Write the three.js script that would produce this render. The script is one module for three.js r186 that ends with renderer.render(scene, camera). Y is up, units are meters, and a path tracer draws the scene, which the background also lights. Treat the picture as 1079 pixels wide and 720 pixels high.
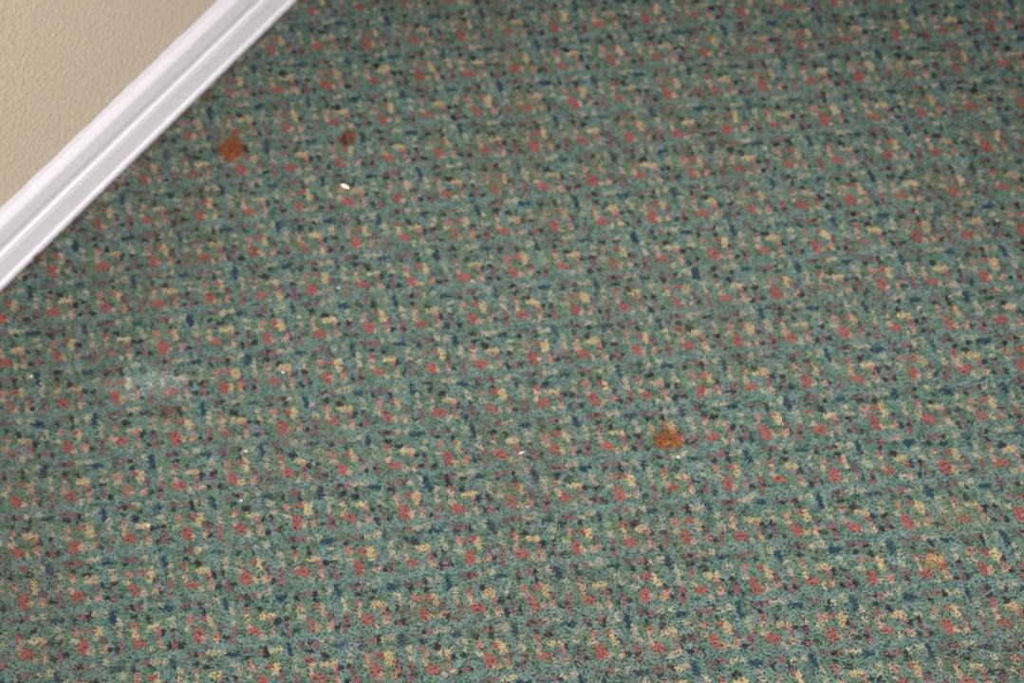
import * as THREE from 'three';
import { mergeGeometries } from 'three/addons/utils/BufferGeometryUtils.js';
import { RectAreaLightUniformsLib } from 'three/addons/lights/RectAreaLightUniformsLib.js';

// ------------------------------------------------------------------ camera, light, exposure
const scene = new THREE.Scene();
const EYE = new THREE.Vector3(0, 1.4476, 0);
const camera = new THREE.PerspectiveCamera(2 * Math.atan(360 / 1800) * 180 / Math.PI, 1079 / 720, 0.05, 60);
{
  const m = new THREE.Matrix4().makeBasis(
    new THREE.Vector3(0.997644, -0.032328, 0.060511),
    new THREE.Vector3(0.068606, 0.470112, -0.879936),
    new THREE.Vector3(0.0, 0.882014, 0.471223));
  camera.quaternion.setFromRotationMatrix(m);
  camera.position.copy(EYE);
}
camera.focus = 1.31;
camera.userData.fStop = 6.8;
scene.background = new THREE.Color(0.75, 0.85, 1.0);

const renderer = new THREE.WebGLRenderer({ antialias: true });
renderer.toneMapping = THREE.LinearToneMapping;
renderer.toneMappingExposure = 1.0;
renderer.shadowMap.enabled = true;
RectAreaLightUniformsLib.init();

// room frame: A runs along the painted wall (towards the upper right of the picture), N points from that wall into the room
const A = new THREE.Vector3(0.654058, 0, -0.756444), N = new THREE.Vector3(0.756444, 0, 0.654058), UP = new THREE.Vector3(0, 1, 0);
const FOOT = new THREE.Vector3(-0.354132, 0, -1.039065);            // a point on the line where baseboard meets carpet
const at = (a, y, n) => FOOT.clone().addScaledVector(A, a).addScaledVector(N, n).add(new THREE.Vector3(0, y, 0));
const roomTurn = new THREE.Matrix4().makeBasis(A, UP, N);           // room axes -> world (A x UP = N)
const toRoom = p => { const d = p.clone().sub(FOOT); return [d.dot(A), d.y, d.dot(N)]; };

// light from an unseen end-wall window, placed to brighten the near carpet and wall
const WIN = { a: -1.3, n0: 0.75, n1: 2.65, y0: 0.35, y1: 2.1 };
{
  const w = WIN.n1 - WIN.n0, h = WIN.y1 - WIN.y0;
  const day = new THREE.RectAreaLight(new THREE.Color(0.97, 0.975, 1.0), 6.3, w, h);
  day.name = 'unseen_window_daylight';
  day.position.copy(at(WIN.a + 0.02, (WIN.y0 + WIN.y1) / 2, (WIN.n0 + WIN.n1) / 2));
  day.lookAt(at(WIN.a + 2, (WIN.y0 + WIN.y1) / 2 , (WIN.n0 + WIN.n1) / 2));
  scene.add(day);
}

// unseen warm ceiling spotlight, placed so the carpet darkens towards the corners; its fitting is built with the room
const SPOT = new THREE.Vector3(0.03, 2.40, -0.53);
{
  const spot = new THREE.SpotLight(new THREE.Color(1.0, 0.93, 0.86), 18.5, 0, 0.335, 1.0, 2);
  spot.name = 'unseen_spotlight_beam'; spot.position.copy(SPOT); spot.target.position.set(SPOT.x, 0, SPOT.z);
  spot.castShadow = true; spot.shadow.radius = 2; scene.add(spot, spot.target);
}

// ------------------------------------------------------------------ helpers
function rng(seed) { let s = seed >>> 0; return () => { s = (s + 0x6D2B79F5) | 0; let t = Math.imul(s ^ (s >>> 15), 1 | s); t = (t + Math.imul(t ^ (t >>> 7), 61 | t)) ^ t; return ((t ^ (t >>> 14)) >>> 0) / 4294967296; }; }
function hash(x, y, k = 0) { let h = Math.imul(x | 0, 374761393) + Math.imul(y | 0, 668265263) + Math.imul(k | 0, 974711) | 0; h = Math.imul(h ^ (h >>> 13), 1274126177); h ^= h >>> 16; return (h >>> 0) / 4294967296; }
function vnoise(x, y, k = 0) {
  const xi = Math.floor(x), yi = Math.floor(y), fx = x - xi, fy = y - yi, u = fx * fx * (3 - 2 * fx), v = fy * fy * (3 - 2 * fy);
  return (hash(xi, yi, k) * (1 - u) + hash(xi + 1, yi, k) * u) * (1 - v) + (hash(xi, yi + 1, k) * (1 - u) + hash(xi + 1, yi + 1, k) * u) * v;
}
const sm = (a, b, x) => { const t = Math.min(1, Math.max(0, (x - a) / (b - a))); return t * t * (3 - 2 * t); };
function put(o, parent = scene) { o.castShadow = true; o.receiveShadow = true; parent.add(o); return o; }
function mesh(name, geo, mat, parent = scene) { const m = new THREE.Mesh(geo, mat); m.name = name; return put(m, parent); }
function structure(o) { o.userData.kind = 'structure'; return o; }
function roomBox(a0, a1, y0, y1, n0, n1) {
  const g = new THREE.BoxGeometry(a1 - a0, y1 - y0, n1 - n0);
  g.translate((a0 + a1) / 2, (y0 + y1) / 2, (n0 + n1) / 2);
  return g;
}
function placeRoom(o) { o.applyMatrix4(roomTurn); o.position.add(FOOT); return o; }

// ------------------------------------------------------------------ room shell
const WALL_N = -0.0112;                     // wall face, behind the baseboard
const ROOM = { a0: -1.3, a1: 3.0, n1: 3.2, h: 2.45, t: 0.12 };

// lightly textured ("orange peel") paint: relief only
function wallRelief() {
  const S = 1024, d = new Uint8Array(S * S * 4), per = (x, y, f, k) => {          // tiling value noise
    const X = x * f, Y = y * f, xi = Math.floor(X), yi = Math.floor(Y), fx = X - xi, fy = Y - yi, u = fx * fx * (3 - 2 * fx), v = fy * fy * (3 - 2 * fy);
    const w = q => ((q % f) + f) % f;
    return (hash(w(xi), w(yi), k) * (1 - u) + hash(w(xi + 1), w(yi), k) * u) * (1 - v) + (hash(w(xi), w(yi + 1), k) * (1 - u) + hash(w(xi + 1), w(yi + 1), k) * u) * v;
  };
  for (let y = 0; y < S; y++) for (let x = 0; x < S; x++) {
    const u = x / S, v = y / S;
    const blob = sm(0.3, 0.8, per(u, v, 136, 1) * 0.5 + per(u, v, 236, 2) * 0.5);
    const h = 0.62 * blob + 0.22 * per(u, v, 52, 3) + 0.16 * per(u, v, 300, 4);
    const i = (y * S + x) * 4; d[i] = d[i + 1] = d[i + 2] = 255 * h; d[i + 3] = 255;
  }
  const t = new THREE.DataTexture(d, S, S); t.wrapS = t.wrapT = THREE.RepeatWrapping; t.magFilter = THREE.LinearFilter; t.needsUpdate = true;
  return t;
}
const relief = wallRelief(); relief.repeat.set(2, 2);               // uv in metres: 0.5 m per tile
const wallPaint = new THREE.MeshStandardMaterial({ color: new THREE.Color().setRGB(0.625, 0.52, 0.41), roughness: 0.62, bumpMap: relief, bumpScale: 0.0007 });
const ceilingPaint = new THREE.MeshStandardMaterial({ color: new THREE.Color().setRGB(0.80, 0.79, 0.77), roughness: 0.9 });
const trimPaint = new THREE.MeshStandardMaterial({ color: new THREE.Color().setRGB(0.80, 0.775, 0.84), roughness: 0.38 });
const screed = new THREE.MeshStandardMaterial({ color: new THREE.Color().setRGB(0.3, 0.29, 0.27), roughness: 0.95 });
function metreUV(g) {                                                // box uv by face direction, in metres
  const p = g.attributes.position, n = g.attributes.normal, uv = new Float32Array(p.count * 2);
  for (let i = 0; i < p.count; i++) {
    const ax = Math.abs(n.getX(i)), ay = Math.abs(n.getY(i));
    if (ax > 0.5) { uv[2 * i] = p.getZ(i); uv[2 * i + 1] = p.getY(i); } else if (ay > 0.5) { uv[2 * i] = p.getX(i); uv[2 * i + 1] = p.getZ(i); } else { uv[2 * i] = p.getX(i); uv[2 * i + 1] = p.getY(i); }
  }
  g.setAttribute('uv', new THREE.BufferAttribute(uv, 2)); return g;
}
{
  const { a0, a1, n1, h, t } = ROOM, n0 = WALL_N;
  const wall = (name, g) => structure(placeRoom(mesh(name, metreUV(g), wallPaint)));
  wall('wall_left', roomBox(a0 - t, a1 + t, -0.03, h, n0 - t, n0));
  wall('wall_right', roomBox(a0 - t, a1 + t, -0.03, h, n1, n1 + t));
  wall('wall_front', roomBox(a1, a1 + t, -0.03, h, n0, n1));
  wall('wall_back', mergeGeometries([
    roomBox(a0 - t, a0, -0.03, WIN.y0, n0, n1), roomBox(a0 - t, a0, WIN.y1, h, n0, n1),
    roomBox(a0 - t, a0, WIN.y0, WIN.y1, n0, WIN.n0), roomBox(a0 - t, a0, WIN.y0, WIN.y1, WIN.n1, n1)]));
  structure(placeRoom(mesh('ceiling', roomBox(a0 - t, a1 + t, h, h + t, n0 - t, n1 + t), ceilingPaint)));
  structure(placeRoom(mesh('floor', roomBox(a0 - t, a1 + t, -0.13, -0.012, n0 - t, n1 + t), screed)));
  const win = structure(new THREE.Group()); win.name = 'unseen_window_1'; scene.add(win);  // window out of view, its position chosen for how daylight fades across the floor
  const f = 0.05, { y0, y1, n0: w0, n1: w1 } = WIN, c = (w0 + w1) / 2;
  mesh('window_frame', mergeGeometries([roomBox(a0 - 0.09, a0 - 0.03, y0, y0 + f, w0, w1), roomBox(a0 - 0.09, a0 - 0.03, y1 - f, y1, w0, w1),
    roomBox(a0 - 0.09, a0 - 0.03, y0 + f, y1 - f, w0, w0 + f), roomBox(a0 - 0.09, a0 - 0.03, y0 + f, y1 - f, w1 - f, w1)]), trimPaint, win);
  mesh('mullion', roomBox(a0 - 0.085, a0 - 0.035, y0 + f, y1 - f, c - 0.025, c + 0.025), trimPaint, win);
  const glass = new THREE.MeshPhysicalMaterial({ color: 0xffffff, roughness: 0.02, transmission: 1, thickness: 0 });
  for (const [q0, q1] of [[w0 + f, c - 0.025], [c + 0.025, w1 - f]]) mesh('pane', roomBox(a0 - 0.062, a0 - 0.058, y0 + f, y1 - f, q0, q1), glass, win);
  placeRoom(win);
}

{                                                                    // fitting of the unseen ceiling spotlight
  const lamp = new THREE.Group(); lamp.name = 'unseen_ceiling_spotlight'; scene.add(lamp);
  lamp.position.set(SPOT.x, ROOM.h, SPOT.z);
  lamp.userData = { label: 'unseen round ceiling spotlight, placed to brighten the middle of the carpet', category: 'ceiling light' };
  const ring = new THREE.LatheGeometry([[0.036, 0.0], [0.036, -0.012], [0.040, -0.016], [0.050, -0.014], [0.056, -0.006], [0.057, -0.0002]].map(p => new THREE.Vector2(...p)), 40);
  mesh('trim_ring', ring, trimPaint, lamp);
  const lens = new THREE.CylinderGeometry(0.0355, 0.0355, 0.003, 32); lens.translate(0, -0.004, 0);
  mesh('glowing_lens', lens, new THREE.MeshStandardMaterial({ color: 0xffffff, emissive: new THREE.Color(1.0, 0.93, 0.86), emissiveIntensity: 3, roughness: 0.4 }), lamp);
}

// ------------------------------------------------------------------ baseboard: moulded profile (out from the foot line, height), swept along the wall
{
  const prof = [[-0.0116, -0.010], [0.0, -0.010], [0.0, 0.0034], [-0.0003, 0.0044], [-0.0010, 0.0052], [-0.0020, 0.0058], [-0.0026, 0.0064], [-0.0028, 0.0074],
    [-0.0030, 0.0306], [-0.0032, 0.0314], [-0.0042, 0.0320], [-0.0042, 0.0334], [-0.0032, 0.0340],
    [-0.0026, 0.0346], [-0.0024, 0.0356], [-0.0026, 0.0366], [-0.0032, 0.0374], [-0.0039, 0.0380], [-0.0046, 0.0386], [-0.0052, 0.0394], [-0.0053, 0.0410], [-0.0047, 0.0445], [-0.0041, 0.0478], [-0.0037, 0.0500],
    [-0.0034, 0.0520], [-0.0036, 0.0672], [-0.0040, 0.0690], [-0.0048, 0.0707], [-0.0059, 0.0724], [-0.0072, 0.0741], [-0.0085, 0.0758], [-0.0095, 0.0774], [-0.0101, 0.0793], [-0.0106, 0.0812], [-0.0116, 0.0832]];
  const rnd = rng(5), L0 = ROOM.a0, L1 = ROOM.a1, step = 0.01, cols = Math.round((L1 - L0) / step);
  const pos = [], idx = [], K = prof.length;
  for (let c = 0; c <= cols; c++) {
    const a = L0 + (L1 - L0) * c / cols;
    prof.forEach(([n, y], k) => {
      let dn = 0.00025 * (vnoise(a * 40, k * 0.35, 9) - 0.5), dy = 0;
      if (k > K - 5) dy = 0.0018 * (vnoise(a * 60, 0, 11) - 0.5) + 0.0014 * (vnoise(a * 170, 3, 12) - 0.5);   // hand-cut caulk edge
      if (k === 2 || k === 3) dn += 0.0006 * (vnoise(a * 90, 5, 13) - 0.5);
      pos.push(a, y + dy, n + (k === K - 1 ? 0 : dn));
    });
    if (c) for (let k = 0; k < K - 1; k++) { const p = (c - 1) * K + k, q = c * K + k; idx.push(p, q, p + 1, p + 1, q, q + 1); }
  }
  const g = new THREE.BufferGeometry(); g.setAttribute('position', new THREE.Float32BufferAttribute(pos, 3)); g.setIndex(idx); g.computeVertexNormals();
  const b = placeRoom(mesh('baseboard_left', g, trimPaint)); structure(b);
}

// ------------------------------------------------------------------ carpet pattern: woven flecks on a slightly skewed repeat
// repeat unit = 12 tufts; two motifs alternate like a chessboard. Position of repeat (i, j) on the floor, with the stretch it got when laid:
const C3 = [[-0.05342492, -0.55738558], [0.06798248, 0.49107893], [0.00571963, 0.01087335], [0.0039684, 0.00849589], [0.49562248, -0.01172466], [0.00792426, 0.00060629], [0.01241776, 0.00253737], [-0.00202227, 0.00632192], [0.00705026, 0.00730804], [0.00796902, -0.00043388]];
const C1 = [[-0.05379177, -0.55485238], [0.06635953, 0.49177019], [0.49978403, -0.01080841]];
const lin = (i, j) => [C1[0][0] + (C1[1][0] * j + C1[2][0] * i) / 10, C1[0][1] + (C1[1][1] * j + C1[2][1] * i) / 10];
function floorAt(i, j) {
  const ci = Math.min(13.5, Math.max(-9.5, i)), cj = Math.min(3.8, Math.max(-12, j)), x = ci / 10, y = cj / 10;
  const b = [1, y, y * y, y * y * y, x, x * y, x * y * y, x * x, x * x * y, x * x * x], l = lin(ci, cj), m = lin(i, j);
  let X = m[0] - l[0], Z = m[1] - l[1];
  for (let k = 0; k < 10; k++) { X += b[k] * C3[k][0]; Z += b[k] * C3[k][1]; }
  return [X, Z];
}
// yarns
const Y = { red: '#a6655f', rose: '#8f666a', mauve: '#775e68', plum: '#3a3138', navy: '#2c4c60', ink: '#2a3a42', yellow: '#c6b48c', pale: '#b0ad94', peach: '#c4a890', salmon: '#b8887b', orange: '#c98c58' };
for (const k in Y) Y[k] = new THREE.Color(Y[k]);
const TEAL = new THREE.Color('#709088'), GREEN = new THREE.Color('#6a8970'), GREY = new THREE.Color('#7f9294'), DEEP = new THREE.Color('#527268'), LILAC = new THREE.Color('#80808a'), OLIVE = new THREE.Color('#6f7c5c');
// [x0, y0, x1, y1, radius, yarn, how often it shows]
const MOTIF = [[
  [0.05, -0.75, 0.1, 0.75, 0.95, 'red', 1], [1.55, 0.75, 1.6, 0.85, 0.62, 'peach', 1], [-2.0, -2.1, -1.3, -1.75, 0.5, 'pale', 1],
  [-1.1, -4.1, -1.0, -3.7, 0.68, 'salmon', 1], [-0.8, -3.6, -0.8, -3.6, 0.4, 'peach', 0.7], [1.6, -3.8, 2.2, -4.1, 0.62, 'red', 1],
  [3.2, -4.0, 3.3, -2.1, 0.66, 'yellow', 1], [4.7, -1.9, 4.8, -1.2, 0.58, 'mauve', 1], [4.5, -2.3, 4.6, -2.1, 0.4, 'plum', 0.6],
  [4.35, 0.25, 4.5, 0.4, 0.55, 'salmon', 1], [4.0, 1.0, 4.05, 1.05, 0.5, 'peach', 0.85], [4.1, 0.9, 4.1, 0.9, 0.5, 'orange', 0.3], [5.6, 0.9, 5.65, 0.95, 0.52, 'ink', 1],
  [7.9, -4.75, 8.1, -4.5, 0.58, 'pale', 1], [7.85, -2.75, 8.15, -2.1, 0.52, 'pale', 1],
  [7.8, -0.7, 7.8, 0.1, 0.58, 'rose', 1], [7.65, 0.8, 7.65, 0.9, 0.42, 'plum', 0.8], [7.5, 1.8, 7.5, 2.0, 0.6, 'rose', 1],
  [-2.0, 4.2, -1.7, 4.25, 0.62, 'mauve', 1], [-0.6, 4.1, -0.5, 4.2, 0.5, 'plum', 0.9], [0.5, 4.2, 0.8, 4.2, 0.6, 'rose', 0.9],
  [2.2, 4.1, 2.5, 4.05, 0.56, 'pale', 1], [4.3, 3.85, 4.6, 3.75, 0.56, 'pale', 1],
  [5.75, 5.05, 7.4, 5.05, 0.58, 'navy', 1], [-0.7, 6.0, -0.7, 6.2, 0.55, 'ink', 1], [2.9, 5.35, 2.9, 5.35, 0.45, 'ink', 0.7],
], [
  [-0.6, 0.0, 0.65, 0.1, 0.86, 'red', 1], [-1.15, -1.6, -1.0, -1.35, 0.6, 'peach', 1], [2.0, 1.65, 2.1, 1.6, 0.58, 'pale', 1],
  [-0.95, -4.5, -0.95, -4.2, 0.55, 'red', 1], [-0.9, -3.5, -0.8, -3.4, 0.55, 'peach', 1], [1.6, -4.65, 2.1, -4.6, 0.6, 'plum', 1],
  [1.9, -3.05, 4.0, -3.1, 0.62, 'yellow', 1], [3.85, -2.35, 3.9, -2.0, 0.5, 'salmon', 1], [3.9, -1.2, 3.95, -1.0, 0.52, 'rose', 1],
  [5.15, -1.8, 5.2, -1.6, 0.56, 'ink', 1], [4.0, 0.3, 4.1, 0.5, 0.5, 'salmon', 1], [4.15, 1.3, 4.3, 1.4, 0.56, 'peach', 1],
  [7.5, -4.9, 7.6, -4.8, 0.56, 'pale', 1], [7.4, -3.2, 7.6, -3.0, 0.5, 'pale', 1],
  [7.25, -1.95, 7.3, -1.8, 0.5, 'plum', 1], [7.3, -0.7, 7.4, -0.4, 0.55, 'mauve', 1], [7.4, 1.25, 7.5, 1.35, 0.6, 'rose', 1],
  [6.05, 1.3, 6.05, 1.4, 0.55, 'ink', 1], [8.5, 1.3, 8.6, 1.3, 0.55, 'ink', 1],
  [-1.9, 4.75, -1.6, 4.75, 0.6, 'mauve', 1], [0.3, 4.7, 0.7, 4.7, 0.58, 'rose', 1], [1.75, 4.8, 1.85, 4.8, 0.5, 'plum', 0.9],
  [2.7, 4.8, 2.95, 4.8, 0.54, 'pale', 1], [4.8, 4.55, 5.2, 4.45, 0.58, 'pale', 1],
  [6.7, 4.4, 6.8, 6.5, 0.58, 'navy', 1], [-1.6, 5.8, -1.5, 5.9, 0.52, 'ink', 1], [1.8, 6.35, 1.85, 6.45, 0.48, 'ink', 0.9],
]];
const cellCache = new Map();
function cellFlecks(ci, cj) {
  const key = ci * 4096 + cj;
  let L = cellCache.get(key);
  if (!L) {
    const r = rng(((ci + 500) * 7919 + (cj + 500) * 104729) | 0);
    L = [];
    for (const [x0, y0, x1, y1, rad, yarn, often] of MOTIF[((ci + cj) % 2 + 2) % 2]) {
      const jx = (r() - 0.5) * 0.7, jy = (r() - 0.5) * 0.6, tx = (r() - 0.5) * 0.3, ty = (r() - 0.5) * 0.3, q = rad * (0.93 + 0.32 * r()), on = r() < often;
      const fade = r() < 0.18 ? 0.35 * r() : 0, tone = 0.9 + 0.22 * r();
      if (on) L.push([ci * 12 + x0 + jx - tx, cj * 12 + y0 + jy - ty, ci * 12 + x1 + jx + tx, cj * 12 + y1 + jy + ty, q, Y[yarn], fade, tone]);
    }
    cellCache.set(key, L);
  }
  return L;
}
const tmpC = new THREE.Color();
function yarnAt(x, y, out) {                                         // x, y in tufts
  const tx = Math.round(x), ty = Math.round(y);
  const lx = x + (tx + (hash(tx, ty, 1) - 0.5) * 0.5 - x) * 0.42, ly = y + (ty + (hash(tx, ty, 2) - 0.5) * 0.5 - y) * 0.42;
  const ci = Math.round((lx - 2.5) / 12), cj = Math.round((ly - 1) / 12);
  let best = 1e9, hit = null;
  for (let a = -1; a <= 1; a++) for (let b = -1; b <= 1; b++) for (const f of cellFlecks(ci + a, cj + b)) {
    const ex = lx - f[0], ey = ly - f[1];
    if (ex > 4 || ex < -4 || ey > 4 || ey < -4) continue;
    const dx = f[2] - f[0], dy = f[3] - f[1], t = Math.min(1, Math.max(0, (ex * dx + ey * dy) / (dx * dx + dy * dy + 1e-9)));
    const d = Math.hypot(ex - dx * t, ey - dy * t) / f[4];
    if (d < best) { best = d; hit = f; }
  }
  // ground: green inside the motif, bluer towards the bands between
  const cx = lx - 12 * Math.round((lx - 2.5) / 12), cy = ly - 12 * Math.round((ly - 0.5) / 12);
  const band = Math.max(sm(1.2, 0.3, Math.abs(cy - 2.8) / 1.4), sm(1.2, 0.4, Math.abs(((cx + 15.4) % 12 + 12) % 12 - 12 * 0 - 9.2) / 2));
  const w = vnoise(x * 0.33, y * 0.33, 21) * 0.6 + hash(tx, ty, 3) * 0.4;
  out.copy(GREEN).lerp(TEAL, Math.min(1, Math.max(0, 0.35 + 0.6 * band + 0.9 * (w - 0.5))));
  const pick = hash(tx, ty, 4);                                       // heathered ground: single tufts of other tones
  if (pick < 0.16) out.lerp(GREY, 0.65); else if (pick < 0.36) out.lerp(DEEP, 0.8); else if (pick < 0.43) out.lerp(LILAC, 0.5); else if (pick < 0.52) out.lerp(OLIVE, 0.6); else if (pick < 0.54) out.lerp(Y.ink, 0.5);
  out.multiplyScalar(0.82 + 0.34 * hash(tx, ty, 6));
  if (hit && best < 1.18) {
    const k = sm(1.18, 0.86, best) * (1 - hit[6]);
    tmpC.copy(hit[5]).multiplyScalar(hit[7] * 0.95);
    out.lerp(tmpC, k);
  }
  return out;
}

// stains and soil that the photograph shows, on the floor in metres
const STAIN = [
  { x: -0.2757, z: -1.0213, rx: 0.0155, rz: 0.0165, s: 0.85, k: 31, col: new THREE.Color('#92480c'), name: 'rust_stain', label: 'bright rust-orange round stain nearest the baseboard' },
  { x: -0.1543, z: -1.0254, rx: 0.0108, rz: 0.0105, s: 0.78, k: 32, col: new THREE.Color('#6e3c0a'), name: 'rust_stain', label: 'small dim brown stain right of the bright orange one' },
  { x: 0.1373, z: -0.6604, rx: 0.0165, rz: 0.0115, s: 0.82, k: 33, col: new THREE.Color('#8a4c10'), name: 'rust_stain', label: 'rust-orange round stain out in the middle of the carpet' },
  { x: -0.3485, z: -0.7572, rx: 0.036, rz: 0.02, s: 0.3, k: 34, col: new THREE.Color('#a3b5b2'), name: 'dusty_scuff', label: 'pale grey dusty scuff in the pile at the left' },
];

const DIRT = new THREE.Color('#5b4a36'), DUST = new THREE.Color('#8f8a7c'), RUST = new THREE.Color('#b06a20');
// patches: [x, z, rx, rz, colour, strength]
const PATCH = [
  [-0.3346, -0.7259, 0.024, 0.011, DIRT, 0.5], [-0.0919, -0.5122, 0.034, 0.013, DIRT, 0.4], [0.3908, -0.5628, 0.034, 0.02, OLIVE, 0.4],
  [0.3624, -0.5239, 0.013, 0.011, RUST, 0.4], [0.1154, -0.4728, 0.022, 0.014, DUST, 0.25], [-0.1298, -0.8928, 0.014, 0.014, DUST, 0.3],
];
function soil(X, Z, c, fine) {
  const n = toRoom(tmpV.set(X, 0, Z))[2], along = X * A.x + Z * A.z;
  const edge = (0.006 + 0.012 * vnoise(along * 45, 0, 41)) ;
  if (n < edge) { const k = (0.2 + 0.55 * vnoise(along * 120, n * 200, 42)) * sm(1, 0.4, n / edge); c.lerp(vnoise(along * 70, n * 90, 43) > 0.42 ? DIRT : DUST, k); }
  for (const [px, pz, rx, rz, col, s] of PATCH) {
    const d = Math.hypot((X - px) / rx, (Z - pz) / rz);
    if (d < 1.4) c.lerp(col, s * sm(1.3, 0.3, d + 0.7 * (vnoise(X * 220, Z * 220, 44) - 0.5)) * (0.5 + 0.5 * fine));
  }
  const g = vnoise(X * 9 + 3, Z * 9, 45) * 0.55 + vnoise(X * 33, Z * 33, 46) * 0.45;   // blotchy traffic soil
  if (g > 0.52) c.lerp(DIRT, 0.2 * sm(0.52, 0.85, g) * (0.6 + 0.8 * fine));
  return c;
}
const tmpV = new THREE.Vector3();

// ------------------------------------------------------------------ carpet: backing, pile, stains
const carpet = new THREE.Group(); carpet.name = 'carpet';
carpet.userData = { label: 'green wall-to-wall carpet with red, yellow and navy flecks, worn and stained', category: 'carpet' };
scene.add(carpet);
const yarnMat = new THREE.MeshStandardMaterial({ color: 0xffffff, roughness: 1.0 });
{                                                                    // woven backing; its print is the same pattern (two by two repeats)
  const S = 384, d = new Uint8Array(S * S * 4), c = new THREE.Color();
  for (let y = 0; y < S; y++) for (let x = 0; x < S; x++) {
    yarnAt(x / S * 24 - 4, y / S * 24 - 6, c); const i = (y * S + x) * 4; c.convertLinearToSRGB();
    d[i] = 255 * c.r; d[i + 1] = 255 * c.g; d[i + 2] = 255 * c.b; d[i + 3] = 255;
  }
  const t = new THREE.DataTexture(d, S, S); t.colorSpace = THREE.SRGBColorSpace; t.wrapS = t.wrapT = THREE.RepeatWrapping; t.magFilter = THREE.LinearFilter; t.needsUpdate = true;
  const g = roomBox(ROOM.a0 + 0.003, ROOM.a1 - 0.003, -0.0119, -0.0062, 0.0012, ROOM.n1 - 0.002);
  const p = g.attributes.position, uv = g.attributes.uv, det = C1[2][0] * C1[1][1] - C1[1][0] * C1[2][1];
  for (let k = 0; k < p.count; k++) {
    const w = at(p.getX(k), 0, p.getZ(k)), X = w.x - C1[0][0], Z = w.z - C1[0][1];
    const i = 10 * (X * C1[1][1] - Z * C1[1][0]) / det, j = 10 * (C1[2][0] * Z - C1[2][1] * X) / det;
    uv.setXY(k, (i * 12 + 4) / 24, (j * 12 + 6) / 24);
  }
  placeRoom(mesh('backing', g, new THREE.MeshStandardMaterial({ map: t, roughness: 1 }), carpet));
}
// one strand of yarn: a short bent, blunt tuft
function strand(r, h, sides) {
  const rings = [[0, 1.0], [0.55, 1.06], [0.84, 0.82]], pos = [], idx = [];
  for (const [y, q] of rings) for (let s = 0; s < sides; s++) { const a = s / sides * Math.PI * 2; pos.push(Math.cos(a) * r * q, y * h, Math.sin(a) * r * q); }
  pos.push(0, h, 0);
  for (let k = 0; k < rings.length - 1; k++) for (let s = 0; s < sides; s++) { const a = k * sides + s, b = k * sides + (s + 1) % sides; idx.push(a, a + sides, b, b, a + sides, b + sides); }
  const top = rings.length * sides, o = top - sides; for (let s = 0; s < sides; s++) idx.push(o + s, top, o + (s + 1) % sides);
  const g = new THREE.BufferGeometry(); g.setAttribute('position', new THREE.Float32BufferAttribute(pos, 3)); g.setIndex(idx); g.computeVertexNormals();
  return g;
}
const FINE = 33, PILE_H = 0.0066;
const near = [[-0.60, -1.32], [0.64, -1.22], [0.48, -0.35], [-0.53, -0.41]];     // floor that the close-up shows: yarn by yarn; further out, tuft by tuft
const inNear = (X, Z) => { for (let k = 0; k < 4; k++) { const a = near[k], b = near[(k + 1) % 4]; if ((b[0] - a[0]) * (Z - a[1]) - (b[1] - a[1]) * (X - a[0]) < 0) return false; } return true; };
const far = (X, Z) => X > -1.0 && X < 1.05 && Z > -1.65 && Z < 0.1;
function collect(per, keep, list, stains, seed) {
  const r = rng(seed), c = new THREE.Color(), step = 12 / per;
  for (let j = -27; j < 16; j += 1 / per) for (let i = -24; i < 26; i += 1 / per) {
    const [ax, az] = floorAt(i, j);
    if (!keep(ax, az)) continue;
    const jx = (r() - 0.5) * 0.8 / per, jy = (r() - 0.5) * 0.8 / per, r1 = r(), r2 = r(), r3 = r(), r4 = r(), r5 = r();
    const [X, Z] = floorAt(i + jx, j + jy);
    const n = (X - FOOT.x) * N.x + (Z - FOOT.z) * N.z;
    if (n < 0.0014) continue;
    yarnAt((i + jx) * 12, (j + jy) * 12, c);
    c.multiplyScalar(0.56 + 0.13 * r4);
    soil(X, Z, c, r5);
    let dest = list;
    if (stains) for (let s = 0; s < STAIN.length; s++) {
      const S = STAIN[s], ux = (X - S.x) / S.rx, uz = (Z - S.z) / S.rz, d = Math.hypot(ux, uz) / (0.85 + 0.3 * vnoise(Math.atan2(uz, ux) * 1.3 + 9, S.k, S.k));
      if (d > 1.5) continue;
      const k = S.s * sm(1.15, 0.62, d + 0.35 * (vnoise(X * 300, Z * 300, S.k) - 0.5));
      if (k > 0.02) { const l = c.r * 0.4 + c.g * 0.4 + c.b * 0.2; tmpC.copy(S.col).multiplyScalar((0.45 + 2.6 * l) * (S.k < 34 ? 0.62 + 0.6 * vnoise(X * 130, Z * 130, S.k + 9) : 1)); c.lerp(tmpC, k); }
      if (d < 1.02) dest = stains[s];
    }
    dest.push(X, Z, r1, r2, r3, c.r, c.g, c.b);
  }
}
function strandMatrix(L, k, m, lay) {
  const tilt = (0.06 + 0.26 * L[k + 3]), az = L[k + 2] * Math.PI * 2;
  e.set(Math.cos(az) * tilt + lay[0], L[k + 4] * 6.28, Math.sin(az) * tilt + lay[1], 'XZY'); q.setFromEuler(e);
  const s = 0.88 + 0.24 * ((L[k + 4] * 7.31) % 1);
  return m.compose(pv.set(L[k], -0.0064, L[k + 1]), q, sv.set(s, 0.88 + 0.2 * ((L[k + 2] * 5.77) % 1), s));
}
const e = new THREE.Euler(), q = new THREE.Quaternion(), pv = new THREE.Vector3(), sv = new THREE.Vector3(), mm = new THREE.Matrix4();
const LAY = [0.10, 0.05];
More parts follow.
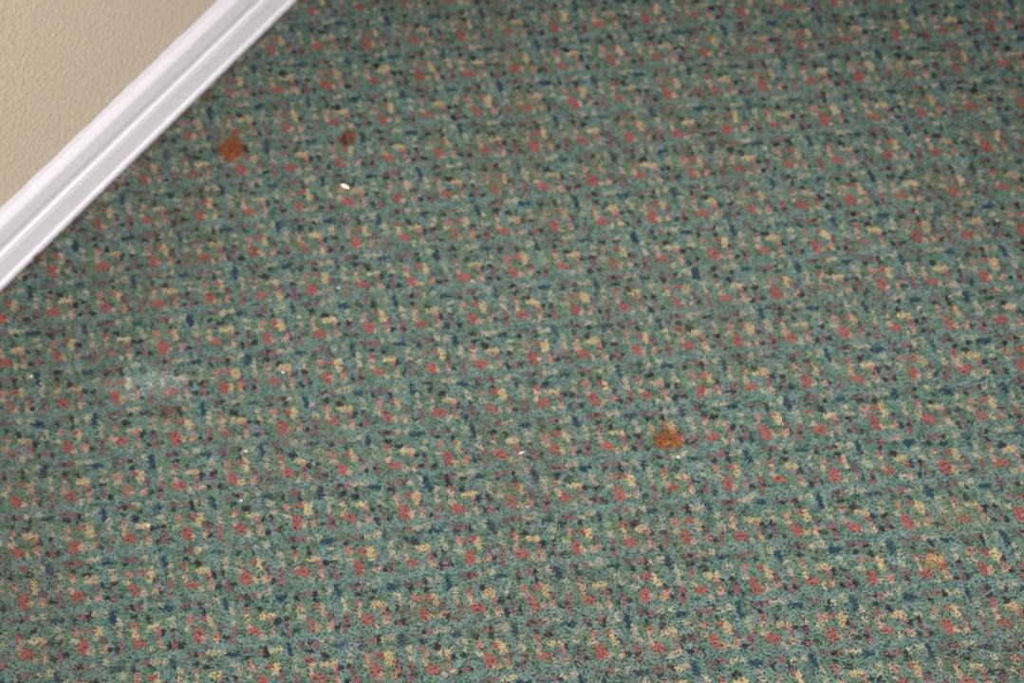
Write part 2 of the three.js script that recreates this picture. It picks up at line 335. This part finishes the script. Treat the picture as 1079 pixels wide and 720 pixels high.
function pile(name, L, geo) {
  const n = L.length / 8, im = new THREE.InstancedMesh(geo, yarnMat, n), c = new THREE.Color(); im.name = name; im.userData.kind = 'stuff';
  for (let k = 0; k < n; k++) { im.setMatrixAt(k, strandMatrix(L, k * 8, mm, LAY)); im.setColorAt(k, c.setRGB(L[k * 8 + 5], L[k * 8 + 6], L[k * 8 + 7])); }
  return put(im, carpet);
}
const fineStrand = strand(0.00128, PILE_H, 6);
{
  const L = [], S = STAIN.map(() => []);
  collect(FINE, inNear, L, S, 77);
  pile('pile', L, fineStrand);
  console.log('strands', L.length / 8);
  const F = []; collect(19, (X, Z) => far(X, Z) && !inNear(X, Z), F, null, 78);
  pile('pile', F, strand(0.0020, PILE_H, 6));
  console.log('outer tufts', F.length / 8);
  const stainMat = new THREE.MeshStandardMaterial({ color: 0xffffff, vertexColors: true, roughness: 1 });
  S.forEach((L2, s) => {
    const gs = [];
    for (let k = 0; k < L2.length; k += 8) {
      const g = fineStrand.clone(); g.applyMatrix4(strandMatrix(L2, k, mm, LAY));
      const cc = new Float32Array(g.attributes.position.count * 3); for (let v = 0; v < cc.length; v += 3) { cc[v] = L2[k + 5]; cc[v + 1] = L2[k + 6]; cc[v + 2] = L2[k + 7]; }
      g.setAttribute('color', new THREE.BufferAttribute(cc, 3)); gs.push(g);
    }
    const m = mesh(STAIN[s].name, mergeGeometries(gs), stainMat, carpet); m.userData.label = STAIN[s].label; m.userData.kind = 'stuff';
  });
}

// ------------------------------------------------------------------ bits lying on the pile
function bit(name, label, category, x, z, sx, sy, sz, turn, mat, seed, group) {
  const g = new THREE.IcosahedronGeometry(1, 3), p = g.attributes.position, v = new THREE.Vector3();
  for (let i = 0; i < p.count; i++) {
    v.fromBufferAttribute(p, i);
    const r = 0.78 + 0.34 * vnoise(v.x * 1.9 + seed * 3.1 + 20, v.z * 1.9 + v.y * 1.3 + 40, seed) + 0.14 * vnoise(v.x * 5 + 60, v.z * 5 + v.y * 4 + 60, seed + 1);
    v.multiplyScalar(r); v.y += 0.28 * v.x * v.x; p.setXYZ(i, v.x * sx, v.y * sy, v.z * sz);
  }
  g.computeVertexNormals();
  const m = mesh(name, g, mat); m.position.set(x, sy * 0.75, z); m.rotation.y = turn; m.userData = { label, category }; if (group) m.userData.group = group;
  return m;
}
const crumbMat = new THREE.MeshStandardMaterial({ color: new THREE.Color().setRGB(0.86, 0.76, 0.66), roughness: 0.75 });
const lintMat = new THREE.MeshStandardMaterial({ color: new THREE.Color().setRGB(0.5, 0.51, 0.5), roughness: 0.9 });
const darkMat = new THREE.MeshStandardMaterial({ color: new THREE.Color().setRGB(0.05, 0.03, 0.02), roughness: 0.9 });
bit('crumb', 'cream white crumb on the carpet below the dim brown stain', 'crumb', -0.1575, -0.9635, 0.0046, 0.0016, 0.0021, -0.62, crumbMat, 3);
const GROUP = 'white specks on the carpet';
[['small elongated white lint fleck left of the stain in the middle of the carpet', 0.0018, -0.6556, 0.0026, 0.0010, 0.3],
  ['tiny white speck just below the rust stain in the middle of the carpet', 0.1458, -0.6404, 0.0014, 0.0014, 0],
  ['tiny white speck below the cream crumb', -0.1663, -0.8456, 0.0013, 0.0012, 1],
  ['tiny white speck level with the dusty scuff and right of it', -0.2205, -0.7565, 0.0015, 0.0012, 0.4],
  ['tiny white speck below right of the dusty scuff, upper of a pair', -0.2547, -0.6764, 0.0016, 0.0013, 0.8],
  ['tiny white speck below right of the dusty scuff, lower of a pair', -0.2584, -0.6268, 0.0013, 0.0012, 0.2],
  ['tiny white speck far below the dusty scuff', -0.3435, -0.6086, 0.0013, 0.0015, 0],
  ['tiny white speck left of the dusty scuff near the picture edge', -0.4623, -0.7711, 0.0013, 0.0014, 0.5],
].forEach(([label, x, z, sx, sz, turn], k) => bit(k ? 'lint_speck_' + String(k).padStart(3, '0') : 'lint_speck', label, 'lint', x, z, sx, 0.0009, sz, turn, lintMat, 10 + k, GROUP));
bit('dirt_clump', 'small dark brown bit of dirt at the foot of the baseboard', 'dirt', -0.4664, -0.9015, 0.0040, 0.0022, 0.0020, 0.9, darkMat, 31);

renderer.render(scene, camera);
